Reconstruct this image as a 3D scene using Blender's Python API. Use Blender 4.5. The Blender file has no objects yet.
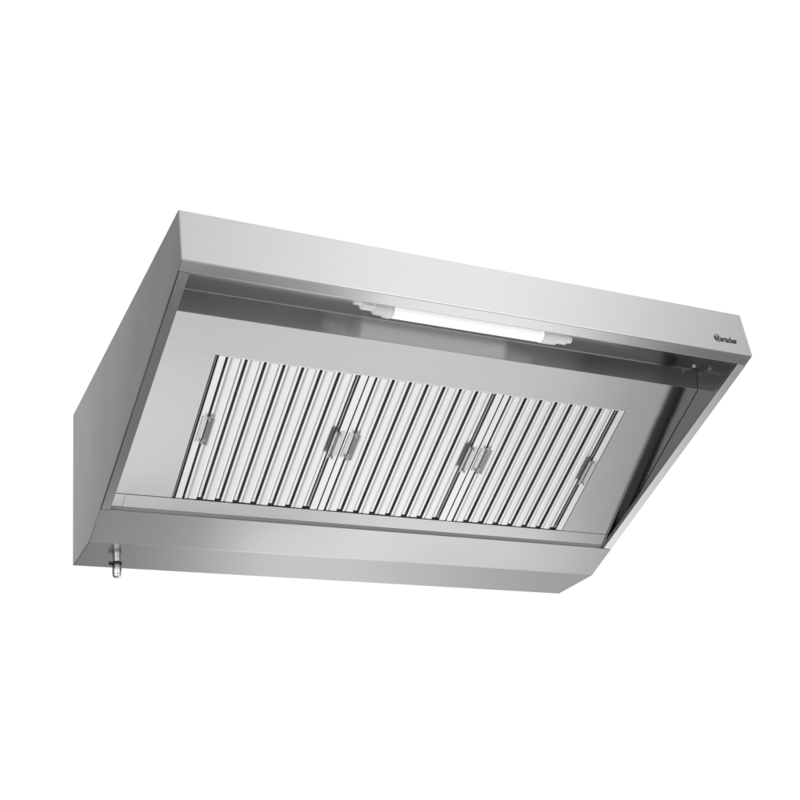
import bpy, bmesh, math
from mathutils import Vector, Matrix

S = bpy.context.scene
COL = S.collection

# ------------------------------------------------------------------ camera
cam_d = bpy.data.cameras.new('camera')
cam = bpy.data.objects.new('camera', cam_d)
COL.objects.link(cam)
cam.location = (-0.6736, -1.9446, -1.5611)
cam.rotation_euler = (2.0101, 0.0872, -0.4123)
cam_d.sensor_width = 36.0
cam_d.lens = 1150.02 / 800 * 36.0
cam_d.shift_x = 85.284 / 800
cam_d.shift_y = 48.394 / 800
cam_d.clip_start = 0.05
cam_d.clip_end = 200
S.camera = cam

# ------------------------------------------------------------------ studio surroundings (white cyclorama with soft boxes, as one environment)
W = bpy.data.worlds.new('World')
S.world = W
W.use_nodes = True
wn = W.node_tree
wn.nodes.clear()


def wmath(op, a, b=None, c=None, clamp=False):
    n = wn.nodes.new('ShaderNodeMath')
    n.operation = op
    n.use_clamp = clamp
    for i, v in enumerate((a, b, c)):
        if v is None:
            continue
        if isinstance(v, (int, float)):
            n.inputs[i].default_value = v
        else:
            wn.links.new(v, n.inputs[i])
    return n.outputs[0]


tc = wn.nodes.new('ShaderNodeTexCoord')
nrm = wn.nodes.new('ShaderNodeVectorMath')
nrm.operation = 'NORMALIZE'
wn.links.new(tc.outputs['Generated'], nrm.inputs[0])
DIR = nrm.outputs[0]


def wdot(v):
    n = wn.nodes.new('ShaderNodeVectorMath')
    n.operation = 'DOT_PRODUCT'
    wn.links.new(DIR, n.inputs[0])
    n.inputs[1].default_value = v
    return n.outputs['Value']


def smooth(val, lo, hi):
    n = wn.nodes.new('ShaderNodeMapRange')
    n.interpolation_type = 'SMOOTHSTEP'
    wn.links.new(val, n.inputs['Value'])
    n.inputs['From Min'].default_value = lo
    n.inputs['From Max'].default_value = hi
    return n.outputs['Result']


def curve(x, pts):
    """brightness along the studio's width (x = direction sine, -1..1)"""
    n = wn.nodes.new('ShaderNodeFloatCurve')
    c = n.mapping.curves[0]
    n.mapping.use_clip = False
    top = 2.0
    P = [((p[0] + 1) / 2, p[1] / top) for p in pts]
    if P[0][0] > 0:
        P = [(0.0, P[0][1])] + P
    if P[-1][0] < 1:
        P = P + [(1.0, P[-1][1])]
    c.points[0].location = P[0]
    c.points[1].location = P[-1]
    for p in P[1:-1]:
        c.points.new(*p)
    n.mapping.update()
    wn.links.new(wmath('MULTIPLY_ADD', x, .5, .5), n.inputs['Value'])
    return wmath('MULTIPLY', n.outputs[0], top)


def wmix(a, b, f):
    return wmath('ADD', wmath('MULTIPLY', a, wmath('SUBTRACT', 1.0, f)), wmath('MULTIPLY', b, f))


sep = wn.nodes.new('ShaderNodeSeparateXYZ')
wn.links.new(DIR, sep.inputs[0])
DX, DY, DZ = sep.outputs
# angle round the studio's width: 0 straight down, 90 level behind the hood, -90 level in front, 180 up
PHI = wmath('MULTIPLY', wmath('ARCTAN2', DY, wmath('MULTIPLY', DZ, -1.0)), 180 / math.pi)
# soft boxes and floor reflectors, front to back
F_BAND = [(-1, .35), (0, .8), (.2, 1.22), (.265, 1.20), (.30, 1.12), (.40, 1.02), (.477, 1.02), (.572, .90), (.607, .58), (.66, .48), (.8, .35), (1, .3)]
F_TOP = [(-1, .35), (0, .7), (.2, .90), (.285, .90), (.375, 1.0), (.477, 1.02), (.572, .95), (.607, .68), (.66, .48), (.8, .35), (1, .3)]
BANDS = [
    (None, [(-1, .4), (-.8, 1.0), (-.4, 1.1), (-.1, .8), (.2, .95), (.294, 1.09), (.364, 1.23), (.444, 1.4), (.505, 1.42), (.562, 1.3), (.616, 1.09), (.665, .88), (.8, .5), (1, .35)]),
    ((-108, -88), [(-1, 1.1), (-.4, 1.6), (-.1, 1.1), (.1, .7), (.25, .9), (.36, 1.1), (.43, 1.9), (.585, 1.8), (.63, 1.0), (.68, .7), (.8, .5), (1, .3)]),
    ((-48, -34), [(-1, .10), (0, .16), (.25, .17), (.36, .34), (.50, .36), (.58, .18), (.7, .10), (1, .10)]),
    ((-26, -10), F_TOP),
    ((-2, 1.5), F_BAND),
    ((6.5, 10.5), [(-1, .22), (.2, .27), (.25, .27), (.285, .20), (.334, .28), (.384, .45), (.423, 1.01), (.46, 1.5), (.537, 1.54), (.579, 1.16), (.619, .60), (.656, .24), (.75, .16), (1, .15)]),
    ((21.5, 24), [(-1, .3), (.2, .40), (.23, .50), (.28, .60), (.327, .97), (.37, 1.60), (.43, 1.30), (.515, .82), (.585, .75), (.65, .64), (.8, .4), (1, .3)]),
    ((30, 62), [(-1, .25), (.2, .29), (.222, .31), (.279, .45), (.345, .78), (.393, .91), (.471, .80), (.544, .61), (.582, .54), (.7, .44), (1, .35)]),
    ((76, 91), [(-1, .2), (-.4, .2), (-.26, .29), (-.21, .47), (-.12, .80), (-.03, 1.04), (0, 1.05), (.95, 1.05), (1, 1.05)]),
    ((164, 180), [(-1, .35), (-.3, .5), (.2, .95), (.294, 1.09), (.364, 1.23), (.444, 1.4), (.505, 1.42), (.562, 1.3), (.616, 1.09), (.665, .88), (.8, .5), (1, .35)]),
]
tot = None
for rng, pts in BANDS:
    v = curve(DX, pts)
    tot = v if tot is None else wmix(tot, v, smooth(PHI, *rng))
bg = wn.nodes.new('ShaderNodeBackground')
bg.inputs['Color'].default_value = (1, 1, 1, 1)
wn.links.new(tot, bg.inputs['Strength'])
wo = wn.nodes.new('ShaderNodeOutputWorld')
wn.links.new(bg.outputs[0], wo.inputs[0])

S.view_settings.view_transform = 'Standard'
S.view_settings.look = 'None'
S.view_settings.exposure = 0
S.view_settings.gamma = 1
S.cycles.use_denoising = True
S.cycles.sample_clamp_indirect = 3.0
S.cycles.max_bounces = 16
S.cycles.glossy_bounces = 12


# ------------------------------------------------------------------ materials
def steel(name, col, rough, aniso, grain, bump=0.02, streak=0.03):
    """brushed sheet steel; grain = axis scale of the brushing noise (small along the grain)"""
    m = bpy.data.materials.new(name)
    m.use_nodes = True
    nt = m.node_tree
    p = nt.nodes['Principled BSDF']
    p.inputs['Metallic'].default_value = 1
    p.inputs['Anisotropic'].default_value = aniso
    p.inputs['Anisotropic Rotation'].default_value = 0.25
    tg = nt.nodes.new('ShaderNodeTangent')
    tg.direction_type = 'UV_MAP'
    tg.uv_map = 'grain'
    nt.links.new(tg.outputs[0], p.inputs['Tangent'])
    uv = nt.nodes.new('ShaderNodeUVMap')
    uv.uv_map = 'grain'
    mp = nt.nodes.new('ShaderNodeMapping')
    mp.inputs['Scale'].default_value = (6, 900, 1)
    nt.links.new(uv.outputs[0], mp.inputs[0])
    nz = nt.nodes.new('ShaderNodeTexNoise')
    nz.inputs['Scale'].default_value = 1
    nz.inputs['Detail'].default_value = 3
    nt.links.new(mp.outputs[0], nz.inputs['Vector'])
    # faint streaks in tone and gloss
    mr = nt.nodes.new('ShaderNodeMapRange')
    mr.inputs['From Min'].default_value = .3
    mr.inputs['From Max'].default_value = .7
    mr.inputs['To Min'].default_value = 1 - streak
    mr.inputs['To Max'].default_value = 1 + streak
    nt.links.new(nz.outputs['Fac'], mr.inputs['Value'])
    mx = nt.nodes.new('ShaderNodeVectorMath')
    mx.operation = 'SCALE'
    mx.inputs[0].default_value = col
    nt.links.new(mr.outputs[0], mx.inputs['Scale'])
    nt.links.new(mx.outputs[0], p.inputs['Base Color'])
    p.inputs['Roughness'].default_value = rough
    # the sheet is never quite flat
    gp = nt.nodes.new('ShaderNodeNewGeometry')
    nw = nt.nodes.new('ShaderNodeTexNoise')
    nw.inputs['Scale'].default_value = 4.5
    nw.inputs['Detail'].default_value = 1
    nt.links.new(gp.outputs['Position'], nw.inputs['Vector'])
    bw = nt.nodes.new('ShaderNodeBump')
    bw.inputs['Strength'].default_value = 1
    bw.inputs['Distance'].default_value = 0.0006
    nt.links.new(nw.outputs['Fac'], bw.inputs['Height'])
    nt.links.new(bw.outputs[0], p.inputs['Normal'])
    if bump:
        b = nt.nodes.new('ShaderNodeBump')
        b.inputs['Strength'].default_value = bump
        b.inputs['Distance'].default_value = 0.001
        nt.links.new(nz.outputs['Fac'], b.inputs['Height'])
        nt.links.new(bw.outputs[0], b.inputs['Normal'])
        nt.links.new(b.outputs[0], p.inputs['Normal'])
    return m


def plain(name, col, rough=.5, metal=0., **kw):
    m = bpy.data.materials.new(name)
    m.use_nodes = True
    nt = m.node_tree
    p = nt.nodes['Principled BSDF']
    p.inputs['Metallic'].default_value = metal
    nz = nt.nodes.new('ShaderNodeTexNoise')
    nz.inputs['Scale'].default_value = 60
    mr = nt.nodes.new('ShaderNodeMapRange')
    mr.inputs['To Min'].default_value = rough * .9
    mr.inputs['To Max'].default_value = rough * 1.1
    nt.links.new(nz.outputs['Fac'], mr.inputs['Value'])
    nt.links.new(mr.outputs[0], p.inputs['Roughness'])
    p.inputs['Base Color'].default_value = (*col, 1)
    for k, v in kw.items():
        p.inputs[k].default_value = v
    return m


M_STEEL = steel('brushed_steel', (0.56, 0.56, 0.56), .13, .40, None, streak=.02)
M_PANEL = steel('smooth_steel', (0.56, 0.56, 0.56), .15, .3, None, bump=0, streak=.012)
M_TROUGH = steel('trough_steel', (0.56, 0.56, 0.56), .19, .8, None, streak=.02)
M_DROP = steel('shaded_drop_steel', (0.43, 0.43, 0.43), .22, .6, None, bump=.01)  # same steel as the casing, darkened for the shade inside the hood
M_CEIL = steel('shaded_ceiling_steel', (0.47, 0.47, 0.47), .16, .4, None, bump=.01)  # casing steel again, interior shade put into a darker base colour
M_PLATE = steel('handle_plate', (0.66, 0.66, 0.66), .25, .0, None, bump=0)
M_FILT = steel('bright_filter_steel', (0.93, 0.93, 0.93), .30, .0, None, bump=.01, streak=.02)
M_GRIP = steel('handle_steel', (0.68, 0.68, 0.68), .30, .0, None, bump=0)
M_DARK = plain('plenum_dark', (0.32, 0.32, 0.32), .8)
M_SEAM = plain('dark_gap_fill', (0.03, 0.03, 0.03), .7)  # near-black stands in for shade in the flange gap
M_SLIT = plain('slit_shade_grey', (0.50, 0.50, 0.50), .5)  # grey stands in for the dark reflected band below the channel
M_CHROME = plain('chrome', (0.74, 0.74, 0.75), .08, 1.0)
M_RIVET = plain('rivet_nickel', (0.95, 0.95, 0.95), .5, 1.0)
M_BLACK = plain('black_plastic', (0.012, 0.012, 0.012), .35)
M_INK = plain('black_print', (0.006, 0.006, 0.006), .5)
M_CAP = plain('white_polycarbonate', (0.85, 0.85, 0.85), .35)
_p = M_CAP.node_tree.nodes['Principled BSDF']
_p.inputs['Emission Color'].default_value = (1, 1, 1, 1)
_p.inputs['Emission Strength'].default_value = .20      # added glow standing in for tube light through the plastic
M_TUBE = plain('opal_tube', (0.85, 0.85, 0.85), .3)
_p = M_TUBE.node_tree.nodes['Principled BSDF']
_p.inputs['Emission Color'].default_value = (1, 1, 1, 1)
_p.inputs['Emission Strength'].default_value = .62

# ------------------------------------------------------------------ geometry helpers
WID = 1.6
T = 0.002
ROOT_LOC = Vector((WID / 2, 1.0096, -0.4625))


def fillet(poly, r, n=5):
    P = [Vector(p) for p in poly]
    out = [tuple(P[0])]
    for i in range(1, len(P) - 1):
        a = (P[i - 1] - P[i]).normalized()
        b = (P[i + 1] - P[i]).normalized()
        q0, q1 = P[i] + a * r, P[i] + b * r
        for k in range(n + 1):
            t = k / n
            out.append(tuple((1 - t) ** 2 * q0 + 2 * t * (1 - t) * P[i] + t * t * q1))
    return out + [tuple(P[-1])]


class MB:
    def __init__(self):
        self.v = []
        self.f = []

    def add(self, vs, fs):
        o = len(self.v)
        self.v += [Vector(a) for a in vs]
        self.f += [[i + o for i in f] for f in fs]

    def box(self, x0, x1, y0, y1, z0, z1, fn=None):
        vs = [(x, y, z) for x in (x0, x1) for y in (y0, y1) for z in (z0, z1)]
        if fn:
            vs = [fn(*a) for a in vs]
        self.add(vs, [(0, 1, 3, 2), (4, 6, 7, 5), (0, 4, 5, 1), (2, 3, 7, 6), (0, 2, 6, 4), (1, 5, 7, 3)])

    def prism(self, poly, x0, x1, fn=None):
        """polygon in (y, z) extruded along x"""
        n = len(poly)
        vs = [(x0, *p) for p in poly] + [(x1, *p) for p in poly]
        if fn:
            vs = [fn(*a) for a in vs]
        fs = [tuple(range(n)), tuple(range(2 * n - 1, n - 1, -1))]
        fs += [(i, i + n, (i + 1) % n + n, (i + 1) % n) for i in range(n)]
        self.add(vs, fs)

    def sheet(self, poly, x0, x1, t, fn=None):
        """open (y, z) polyline as a folded sheet of thickness t to its left, extruded along x"""
        P = [Vector(p) for p in poly]
        off = []
        for i, p in enumerate(P):
            ds = []
            if i > 0:
                ds.append((p - P[i - 1]).normalized())
            if i < len(P) - 1:
                ds.append((P[i + 1] - p).normalized())
            ns = [Vector((-d.y, d.x)) for d in ds]
            m = sum(ns, Vector((0, 0))).normalized()
            off.append(p + m * (t / max(.3, m.dot(ns[0]))))
        n = len(P)
        ring = P + off[::-1]
        vs = [(x0, *p) for p in ring] + [(x1, *p) for p in ring]
        if fn:
            vs = [fn(*a) for a in vs]
        fs = []
        k = 2 * n
        for i in range(k):
            j = (i + 1) % k
            fs.append((i, i + k, j + k, j))
        for i in range(n - 1):
            a, b, c, d = i, i + 1, k - 2 - i, k - 1 - i
            fs.append((a, b, c, d))
            fs.append((a + k, d + k, c + k, b + k))
        self.add(vs, fs)

    def rev(self, prof, origin, axis, seg=24):
        """profile [(r, h)] turned about an axis through origin"""
        ax = Vector(axis).normalized()
        u = ax.orthogonal().normalized()
        w = ax.cross(u)
        o = Vector(origin)
        vs = []
        fs = []
        for r, h in prof:
            for i in range(seg):
                a = 2 * math.pi * i / seg
                vs.append(o + ax * h + (u * math.cos(a) + w * math.sin(a)) * max(r, 1e-5))
        for j in range(len(prof) - 1):
            for i in range(seg):
                i2 = (i + 1) % seg
                fs.append((j * seg + i, j * seg + i2, (j + 1) * seg + i2, (j + 1) * seg + i))
        fs.append(tuple(range(seg))[::-1])
        fs.append(tuple((len(prof) - 1) * seg + i for i in range(seg)))
        self.add(vs, fs)

    def build(self, name, mat, parent=None, grain=(1, 0, 0), bevel=0.0, smooth_deg=0, seg=2):
        me = bpy.data.meshes.new(name)
        base = ROOT_LOC
        me.from_pydata([tuple(a - base) for a in self.v], [], self.f)
        bm = bmesh.new()
        bm.from_mesh(me)
        bmesh.ops.recalc_face_normals(bm, faces=bm.faces)
        if bevel:
            bmesh.ops.remove_doubles(bm, verts=bm.verts, dist=1e-6)
            ed = [e for e in bm.edges if len(e.link_faces) == 2 and e.calc_face_angle(0) > math.radians(30)]
            bmesh.ops.bevel(bm, geom=ed, offset=bevel, segments=seg, profile=.5, affect='EDGES', clamp_overlap=True)
            bm.normal_update()
        uvl = bm.loops.layers.uv.new('grain')
        g = Vector(grain).normalized()
        for f in bm.faces:
            n = f.normal
            gg = g - n * g.dot(n)
            if gg.length < .2:
                gg = n.orthogonal()
            gg.normalize()
            b = n.cross(gg)
            for l in f.loops:
                l[uvl].uv = (l.vert.co.dot(gg), l.vert.co.dot(b))
            f.smooth = smooth_deg > 0
        bm.to_mesh(me)
        bm.free()
        if smooth_deg:
            me.set_sharp_from_angle(angle=math.radians(smooth_deg))
        me.materials.append(mat)
        o = bpy.data.objects.new(name, me)
        COL.objects.link(o)
        if parent is not None:
            o.parent = parent
        return o


# ------------------------------------------------------------------ the hood's section (y = depth from the front, z = height)
A = Vector((0.0, 0.0))
B = Vector((-0.0035, -0.1324))
P2 = Vector((0.8258, -0.4625))
C = Vector((1.0096, -0.4625))
D = Vector((1.0096, 0.0))
ds = (P2 - B).normalized()                # down the slanted opening
ns = Vector((-ds.y, ds.x))                # into the hood
if ns.y < 0:
    ns = -ns


def onS(s, h=0.0):
    p = B + ds * s + ns * h
    return (p.x, p.y)


LIP = 0.0315
TILT = 0.045
SF = 0.0275        # width of the side flanges
SB = 0.772         # where the bottom strip starts

T0, T1 = .1030, .5358    # filters, down the plane
# filter plane
K = -0.5656
F0 = Vector((0.0, 0.2092, K * 0.2092 - 0.0024))
df = Vector((0, 1, K)).normalized()
nf = Vector((0, K, -1)).normalized()      # towards the kitchen


def onF(x, t, h):
    return F0 + Vector((x, 0, 0)) + df * t + nf * h


root = bpy.data.objects.new('extraction_hood', None)
COL.objects.link(root)
root.location = ROOT_LOC
root['label'] = 'brushed stainless steel wall extraction hood with three baffle filters and a lit tube lamp'
root['category'] = 'extraction hood'

# side panels --------------------------------------------------------
for side in (0, 1):
    mb = MB()
    x0 = 0.0 if side == 0 else WID - T
    # the panel stops at the sheet of the bottom strip, front plate and back
    inset = T + .0002
    pl = [(A.x + inset, -inset), (B.x + inset, B.y + 0.0012), onS(0.0, 0.0)]
    if side == 0:
        poly = [(A.x + .0003, -.0003), (B.x + .0003, B.y), onS(.4, 0), onS(SB, 0), (P2.x, P2.y + .0004),
                (C.x - .0003, C.y + .0004), (D.x - .0003, -.0003)]
    else:
        h = T + .0004
        poly = [(A.x + .0003, -.0003), (B.x + .0003, B.y + h), onS(.02, h), onS(SB, h), (P2.x, P2.y + h),
                (C.x - .0003, C.y + h), (D.x - .0003, -.0003)]
    mb.prism(poly, x0, x0 + T)
    mb.build('side_panel', M_STEEL if side == 0 else M_PANEL, root, grain=(0, 1, 0), bevel=.0006)

# flanges folded in around the opening
gs = (0, ds.x, ds.y)
for side in (0, 1):
    mb = MB()
    xa, xb = (0.0042, SF) if side == 0 else (WID - SF, WID)
    n = Vector((0, ns.x, ns.y))

    def fl(x, s, h, side=side):
        # right flange is bent a touch past square
        e = 0.0 if side == 0 else TILT * (WID - x)
        p = onS(s, h + e)
        return (x, p[0], p[1])
    s0, s1 = LIP + .0006, SB - .0012
    mb.box(xa, xb, s0, s1, 0, T, fl)
    xe = xb - T if side == 0 else xa
    mb.box(xe, xe + T, s0, s1, T, .012, fl)
    mb.build('opening_flange', M_STEEL, root, grain=gs, bevel=.0005)
    if side == 0:
        mb = MB()
        mb.box(T + .0001, .0041, .004, SB - .002, .0016, .012, fl)  # dark strip added in the open gap as its shade
        mb.build('gap_shade_strip', M_SEAM, root, grain=gs)

# front panel with lip, folded from one sheet
mb = MB()
poly = [onS(LIP, .0055), onS(LIP, 0), (B.x, B.y), (A.x, A.y), (A.x + .035, A.y)]
mb.sheet(fillet(poly, .0028), 0.0022, WID - .0022, -T)
fp = mb.build('front_panel', M_STEEL, root)
fp.location = (0, -.0001, 0)

# printed mark on the front panel
def text_mesh(txt, size, offset):
    cu = bpy.data.curves.new('lettering', 'FONT')
    cu.body = txt
    cu.size = size
    cu.offset = offset
    cu.extrude = 0.0002
    o = bpy.data.objects.new('lettering', cu)
    COL.objects.link(o)
    dg = bpy.context.evaluated_depsgraph_get()
    me = bpy.data.meshes.new_from_object(o.evaluated_get(dg))
    bpy.data.objects.remove(o)
    bpy.data.curves.remove(cu)
    return me


def flat_print(me, name, mat, x0, z0, width=None, height=None, proud=.0004):
    xs = [v.co.x for v in me.vertices]
    zs = [v.co.y for v in me.vertices]
    sx = width / (max(xs) - min(xs)) if width else 1
    sz = height / (max(zs) - min(zs)) if height else sx
    mx, mz = min(xs), min(zs)
    tilt = (B.x - A.x) / (B.y - A.y)
    for v in me.vertices:
        x, z, d = (v.co.x - mx) * sx, (v.co.y - mz) * sz, v.co.z
        zz = z0 + z
        v.co = Vector((x0 + x, A.x + tilt * zz - .0001 - proud - d, zz)) - ROOT_LOC
    me.materials.clear()
    me.materials.append(mat)
    o = bpy.data.objects.new(name, me)
    COL.objects.link(o)
    o.parent = fp
    return o


flat_print(text_mesh('artscher', .02, .0003), 'lettering', M_INK, 1.5010, -.1012, .0572, .0185)
# round emblem: dark disc, pale ring gap, letter B
bm = bmesh.new()
def ring(r0, r1, a0=0, a1=360, n=40, ecc=1.0):
    vs = []
    for i in range(n + 1):
        a = math.radians(a0 + (a1 - a0) * i / n)
        vs.append((bm.verts.new((r0 * math.cos(a), r0 * math.sin(a) * ecc, 0)), bm.verts.new((r1 * math.cos(a), r1 * math.sin(a) * ecc, 0))))
    for i in range(n):
        bm.faces.new((vs[i][0], vs[i][1], vs[i + 1][1], vs[i + 1][0]))
ring(.0092, .0108, -128, 128)
ring(.0058, .0116, 140, 228)
ring(.0098, .0110, 128, 142)
me = bpy.data.meshes.new('emblem')
bm.to_mesh(me)
bm.free()
flat_print(me, 'emblem', M_INK, 1.4800, -.1035, .0222, .0235)
flat_print(text_mesh('B', .02, .0003), 'emblem_letter', M_INK, 1.4890, -.0990, .0088, .0130)

# top and back plates, bottom strip + underside as one folded sheet
mb = MB()
mb.box(.0024, WID - .0024, .036, D.x - .0005, -T, -.0002)
mb.build('top_panel', M_STEEL, root, bevel=.0005)
mb = MB()
mb.box(.0024, WID - .0024, D.x - T, D.x - .0001, C.y + .004, -.0026)
mb.build('back_panel', M_STEEL, root, bevel=.0005)

mb = MB()
poly = fillet([onS(SB, 0), tuple(P2), (C.x - .0025, C.y)], .003)
mb.sheet(poly, .0022, WID - .0001, T)
bp = mb.build('bottom_panel', M_TROUGH, root)

# inside: ceiling with the lamp, drop panel, blanking panels, grease channel
ZC = -0.0673
mb = MB()
mb.box(.0026, WID - .0026, .0026, .197, ZC, ZC + T)
ceil = mb.build('inner_ceiling', M_CEIL, root)
mb = MB()
dtop, dbot = Vector((.1960, ZC - .0006)), Vector((F0.y, F0.z - .0005))
mb.sheet([tuple(dbot + Vector((.0008, -.0015))), tuple(dtop)], .0026, WID - .0032, -T)
mb.rev([(.0013, 0), (.0013, WID - .030)], (.0026, .1946, ZC - .0008), (1, 0, 0), 10)  # thin bead added along the joint to catch a light line
mb.build('drop_panel', M_DROP, root, smooth_deg=50)

mb = MB()
mb.box(.0026, WID - .0032, .0008, .1022, -T, .0012, onF)
mb.build('blanking_panel', M_PANEL, root, bevel=.0005)
for xa, xb in ((.0026, .1805), (1.3990, WID - .0034)):
    mb = MB()
    mb.box(xa, xb, .1024, .5362, -T, 0, onF)
    mb.build('blanking_panel', M_PANEL, root, bevel=.0005)
mb = MB()
mb.box(.0587, 1.5443, .5376, .5772, -T, .0005, onF)
mb.box(.0026, .0584, .5376, .5772, -T, .0003, onF)
mb.box(1.5446, WID - .0034, .5376, .5772, -T, .0003, onF)
gc = mb.build('grease_channel', M_PANEL, root, bevel=.0003)
mb = MB()
mb.box(.0030, WID - .0040, .5700, .6200, -.006, -.004, onF)  # plate added behind the slit to show as its dark band
mb.build('slit_shade_plate', M_SLIT, gc)

# air chamber behind the filters: greasy sheet, colour darkened for the unlit space
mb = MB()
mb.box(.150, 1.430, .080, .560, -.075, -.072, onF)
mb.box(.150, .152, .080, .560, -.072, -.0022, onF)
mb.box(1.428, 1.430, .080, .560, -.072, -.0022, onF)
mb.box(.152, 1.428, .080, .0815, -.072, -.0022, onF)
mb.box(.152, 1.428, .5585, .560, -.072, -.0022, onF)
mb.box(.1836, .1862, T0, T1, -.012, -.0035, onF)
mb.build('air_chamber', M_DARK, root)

# ------------------------------------------------------------------ a grease filter with its baffles and two lift handles
FP = 0.4037          # spacing
FX = 0.1895
FW = 0.4005


def make_filter():
    mb = MB()
    x0, x1 = FX, FX + FW
    mb.box(x0, .2072, T0, T1, -.020, 0, onF)                             # left rail
    mb.box(.5695, x1, T0, T1, -.020, -.0006, onF)                        # right rail
    mb.box(.2072, .5695, T0, T0 + .002, -.020, -.0012, onF)
    mb.box(.2072, .5695, T1 - .004, T1, -.020, -.012, onF)
    fr = mb.build('grease_filter', M_FILT, root, grain=df, bevel=.0005)
    mb = MB()
    pitch = .0500
    th = .0008
    for k in range(7):
        a = .2142 + pitch * k                                            # right edge of the dark slot
        h0 = -.0012
        # front trough: flat, soft crease, wide flat, both edges folded back
        w = .0315
        pts = [(a, -.007), (a, h0), (a + .0062, h0), (a + .0092, h0 - .0010), (a + .0122, h0), (a + .0160, h0 + .0004), (a + .0275, h0 + .0004), (a + w, h0), (a + w, -.0045)]
        inn = [(a + th, -.007), (a + th, h0 - th), (a + .0060, h0 - th), (a + .0092, h0 - .0010 - th), (a + .0124, h0 - th), (a + .0160, h0 + .0004 - th), (a + .0275, h0 + .0004 - th), (a + w - th, h0 - th), (a + w - th, -.0045)]
        ta, tb = T0 + .0022, T1 - .0008 - .0014 * (k % 2)
        for i in range(len(pts) - 1):
            q = [pts[i], pts[i + 1], inn[i + 1], inn[i]]
            vs = [onF(p[0], ta, p[1]) for p in q] + [onF(p[0], tb, p[1]) for p in q]
            mb.add(vs, [(0, 1, 2, 3), (7, 6, 5, 4), (0, 4, 5, 1), (1, 5, 6, 2), (2, 6, 7, 3), (3, 7, 4, 0)])
        # rear trough seen through the gap
        mb.box(a + .0368, a + .0442, T0 + .0022, T1 - .0042, -.0075, -.0065, onF)
        mb.box(a + .0350, a + .0357, T0 + .0022, T1 - .0042, -.0150, -.0065, onF)
    mb.box(.5645, .5660, T0 + .0022, T1 - .0042, -.0075, -.0060, onF)
    mb.build('baffles', M_FILT, fr, grain=df)
    return fr


def make_handle(parent, xb, flip):
    """base plate riveted to the rail and a grip standing off it"""
    mb = MB()
    s = -1 if flip else 1
    tm = .3165

    def hx(x, t, h):
        return onF(xb + s * x, tm + t, h)
    mb.box(0, .014, -.039, .039, 0.0003, .0022, hx)                       # base plate
    for tt in (-.030, .030):                                            # rivets
        mb.box(.0085, .0115, tt - .0015, tt + .0015, .0022, .0034, hx)
    mb.box(.014, .0165, -.041, -.033, .0003, .016, hx)                    # ears
    mb.box(.014, .0165, .033, .041, .0003, .016, hx)
    h = mb.build('handle', M_PLATE, parent, grain=df, bevel=.0004)
    return h


def make_grip(parent, xb, flip):
    mb = MB()
    s = -1 if flip else 1
    tm = .3165

    def hx(x, t, h):
        return onF(xb + s * x, tm + t, h)
    a = .0168
    # slanting blade with a rolled edge
    prof = [(a, .003), (a + .011, .011), (a + .0125, .0105), (a + .0015, .0022)]
    vs = [hx(p[0], -.041, p[1]) for p in prof] + [hx(p[0], .041, p[1]) for p in prof]
    mb.add(vs, [(0, 1, 2, 3), (7, 6, 5, 4), (0, 4, 5, 1), (1, 5, 6, 2), (2, 6, 7, 3), (3, 7, 4, 0)])
    mb.box(a + .0115, a + .0155, -.041, .041, .0085, .0115, hx)
    return mb


filt = make_filter()


def full_handle(parent, xb, flip):
    h = make_handle(parent, xb, flip)
    g = make_grip(parent, xb, flip)
    # grip joins the handle mesh as a second material
    me = h.data
    bm = bmesh.new()
    bm.from_mesh(me)
    me.materials.append(M_GRIP)
    uvl = bm.loops.layers.uv['grain']
    vs = [bm.verts.new(tuple(v - ROOT_LOC)) for v in g.v]
    for f in g.f:
        ff = bm.faces.new([vs[i] for i in f])
        ff.material_index = 1
        for l in ff.loops:
            l[uvl].uv = (l.vert.co.dot(df), l.vert.co.x)
    bmesh.ops.recalc_face_normals(bm, faces=bm.faces)
    bm.to_mesh(me)
    bm.free()
    return h


full_handle(filt, .1945, False)
full_handle(filt, .5860, True)


def copy_tree(o, parent):
    c = o.copy()
    COL.objects.link(c)
    c.parent = parent
    for ch in list(o.children):
        copy_tree(ch, c)
    return c


for i in (1, 2):
    c = copy_tree(filt, root)
    c.location = filt.location + Vector((FP * i, 0, 0))

# ------------------------------------------------------------------ tube lamp under the ceiling
LY, LZ = .110, -.0955
mb = MB()
mb.rev([(.0150, -.002), (.0150, 0), (.0186, .0002), (.0188, .001), (.0188, .4272), (.0186, .428), (.0150, .4282), (.0150, .431)], (.5700, LY, LZ), (1, 0, 0), 32)
lamp_tube = mb.build('tube', M_TUBE, None, smooth_deg=40)
mb = MB()
mb.box(.560, 1.010, LY - .013, LY + .013, LZ + .0175, ZC - .0004)     # mounting rail
lamp = mb.build('lamp_fitting', M_CAP, root, bevel=.001)
lamp_tube.parent = lamp
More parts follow.
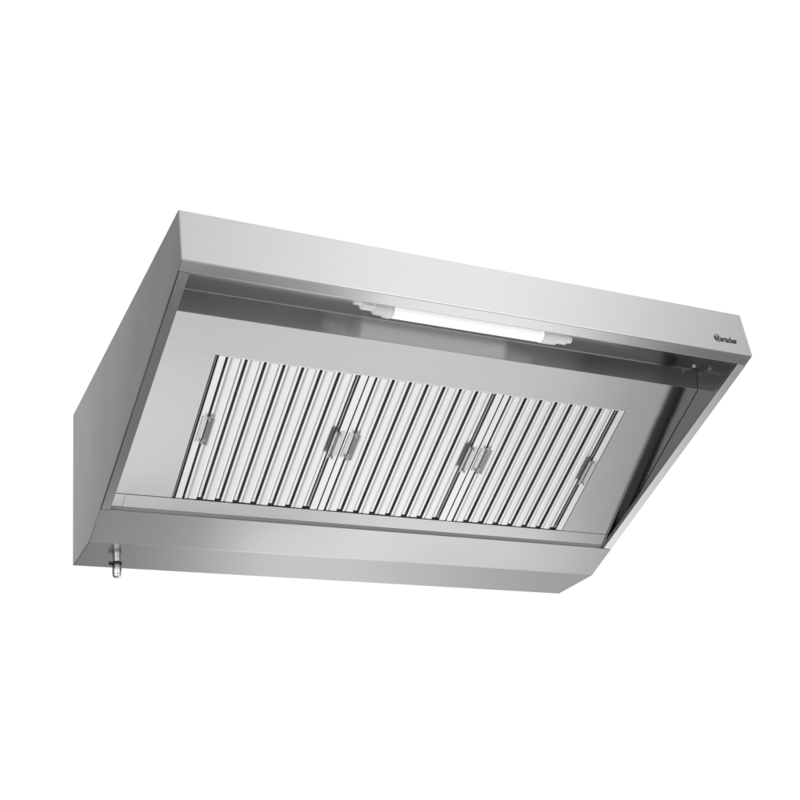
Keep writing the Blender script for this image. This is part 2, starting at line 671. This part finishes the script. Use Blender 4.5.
# left cap with gland, right cap
mb = MB()
mb.rev([(.0150, -.032), (.0165, -.030), (.0170, -.008), (.0203, -.004), (.0206, .001), (.0190, .0016), (.0190, .0026), (.0208, .0030), (.0210, .0115), (.0200, .0135), (.0195, .0170)], (.5520, LY, LZ), (1, 0, 0), 24)
mb.build('end_cap', M_CAP, lamp, smooth_deg=40)
mb = MB()
mb.rev([(.0195, 0), (.0205, .003), (.0205, .020), (.0195, .046), (.0150, .049), (.0150, .078), (.0100, .082), (.0095, .094), (.006, .096)], (.9995, LY, LZ), (1, 0, 0), 24)
mb.build('end_cap', M_CAP, lamp, smooth_deg=40)
mb = MB()
mb.box(.4900, .5200, LY - .011, LY + .011, LZ - .004, LZ + .014)
mb.box(.4870, .4960, LY - .012, LY + .012, LZ - .001, LZ + .016)
mb.rev([(.0070, 0), (.0075, .002), (.0075, .018), (.0060, .020)], (.4680, LY, LZ + .009), (1, 0, 0), 12)
mb.build('cable_gland', M_CAP, lamp, bevel=.0008)

# rivet head at the ceiling corner
mb = MB()
mb.rev([(.0060, 0), (.0058, .0020), (.0046, .0042), (.0025, .0056), (.0008, .0060)], (1.571, .1762, ZC - .0002), (0, 0, -1), 14)
mb.build('rivet', M_RIVET, root, smooth_deg=50)

# ------------------------------------------------------------------ drain tap under the trough
TX, TY, TZ = .1004, .9265, -.4628
mb = MB()
mb.rev([(.0112, 0), (.0112, .028)], (TX, TY, TZ), (0, 0, -1), 24)
tap = mb.build('drain_tap', M_CHROME, root, smooth_deg=40)
mb = MB()
mb.rev([(.0124, 0), (.0134, .0015), (.0134, .0085), (.0124, .010)], (TX, TY, TZ - .0135), (0, 0, -1), 20)
mb.box(TX - .018, TX - .009, TY - .004, TY + .004, TZ - .0215, TZ - .0155)
mb.rev([(.0020, -.0050), (.0045, -.003), (.0055, 0), (.0045, .003), (.0020, .0050)], (TX - .0185, TY - .002, TZ - .0185), (0, -1, 0), 14)
mb.build('lever', M_BLACK, tap, smooth_deg=40)
mb = MB()
mb.rev([(.0120, 0), (.0126, .001), (.0126, .020), (.0118, .0212), (.0118, .0225), (.0124, .0235), (.0108, .0295), (.007, .031)], (TX, TY, TZ - .0255), (0, 0, -1), 24)
mb.build('spout', M_CHROME, tap, smooth_deg=40)
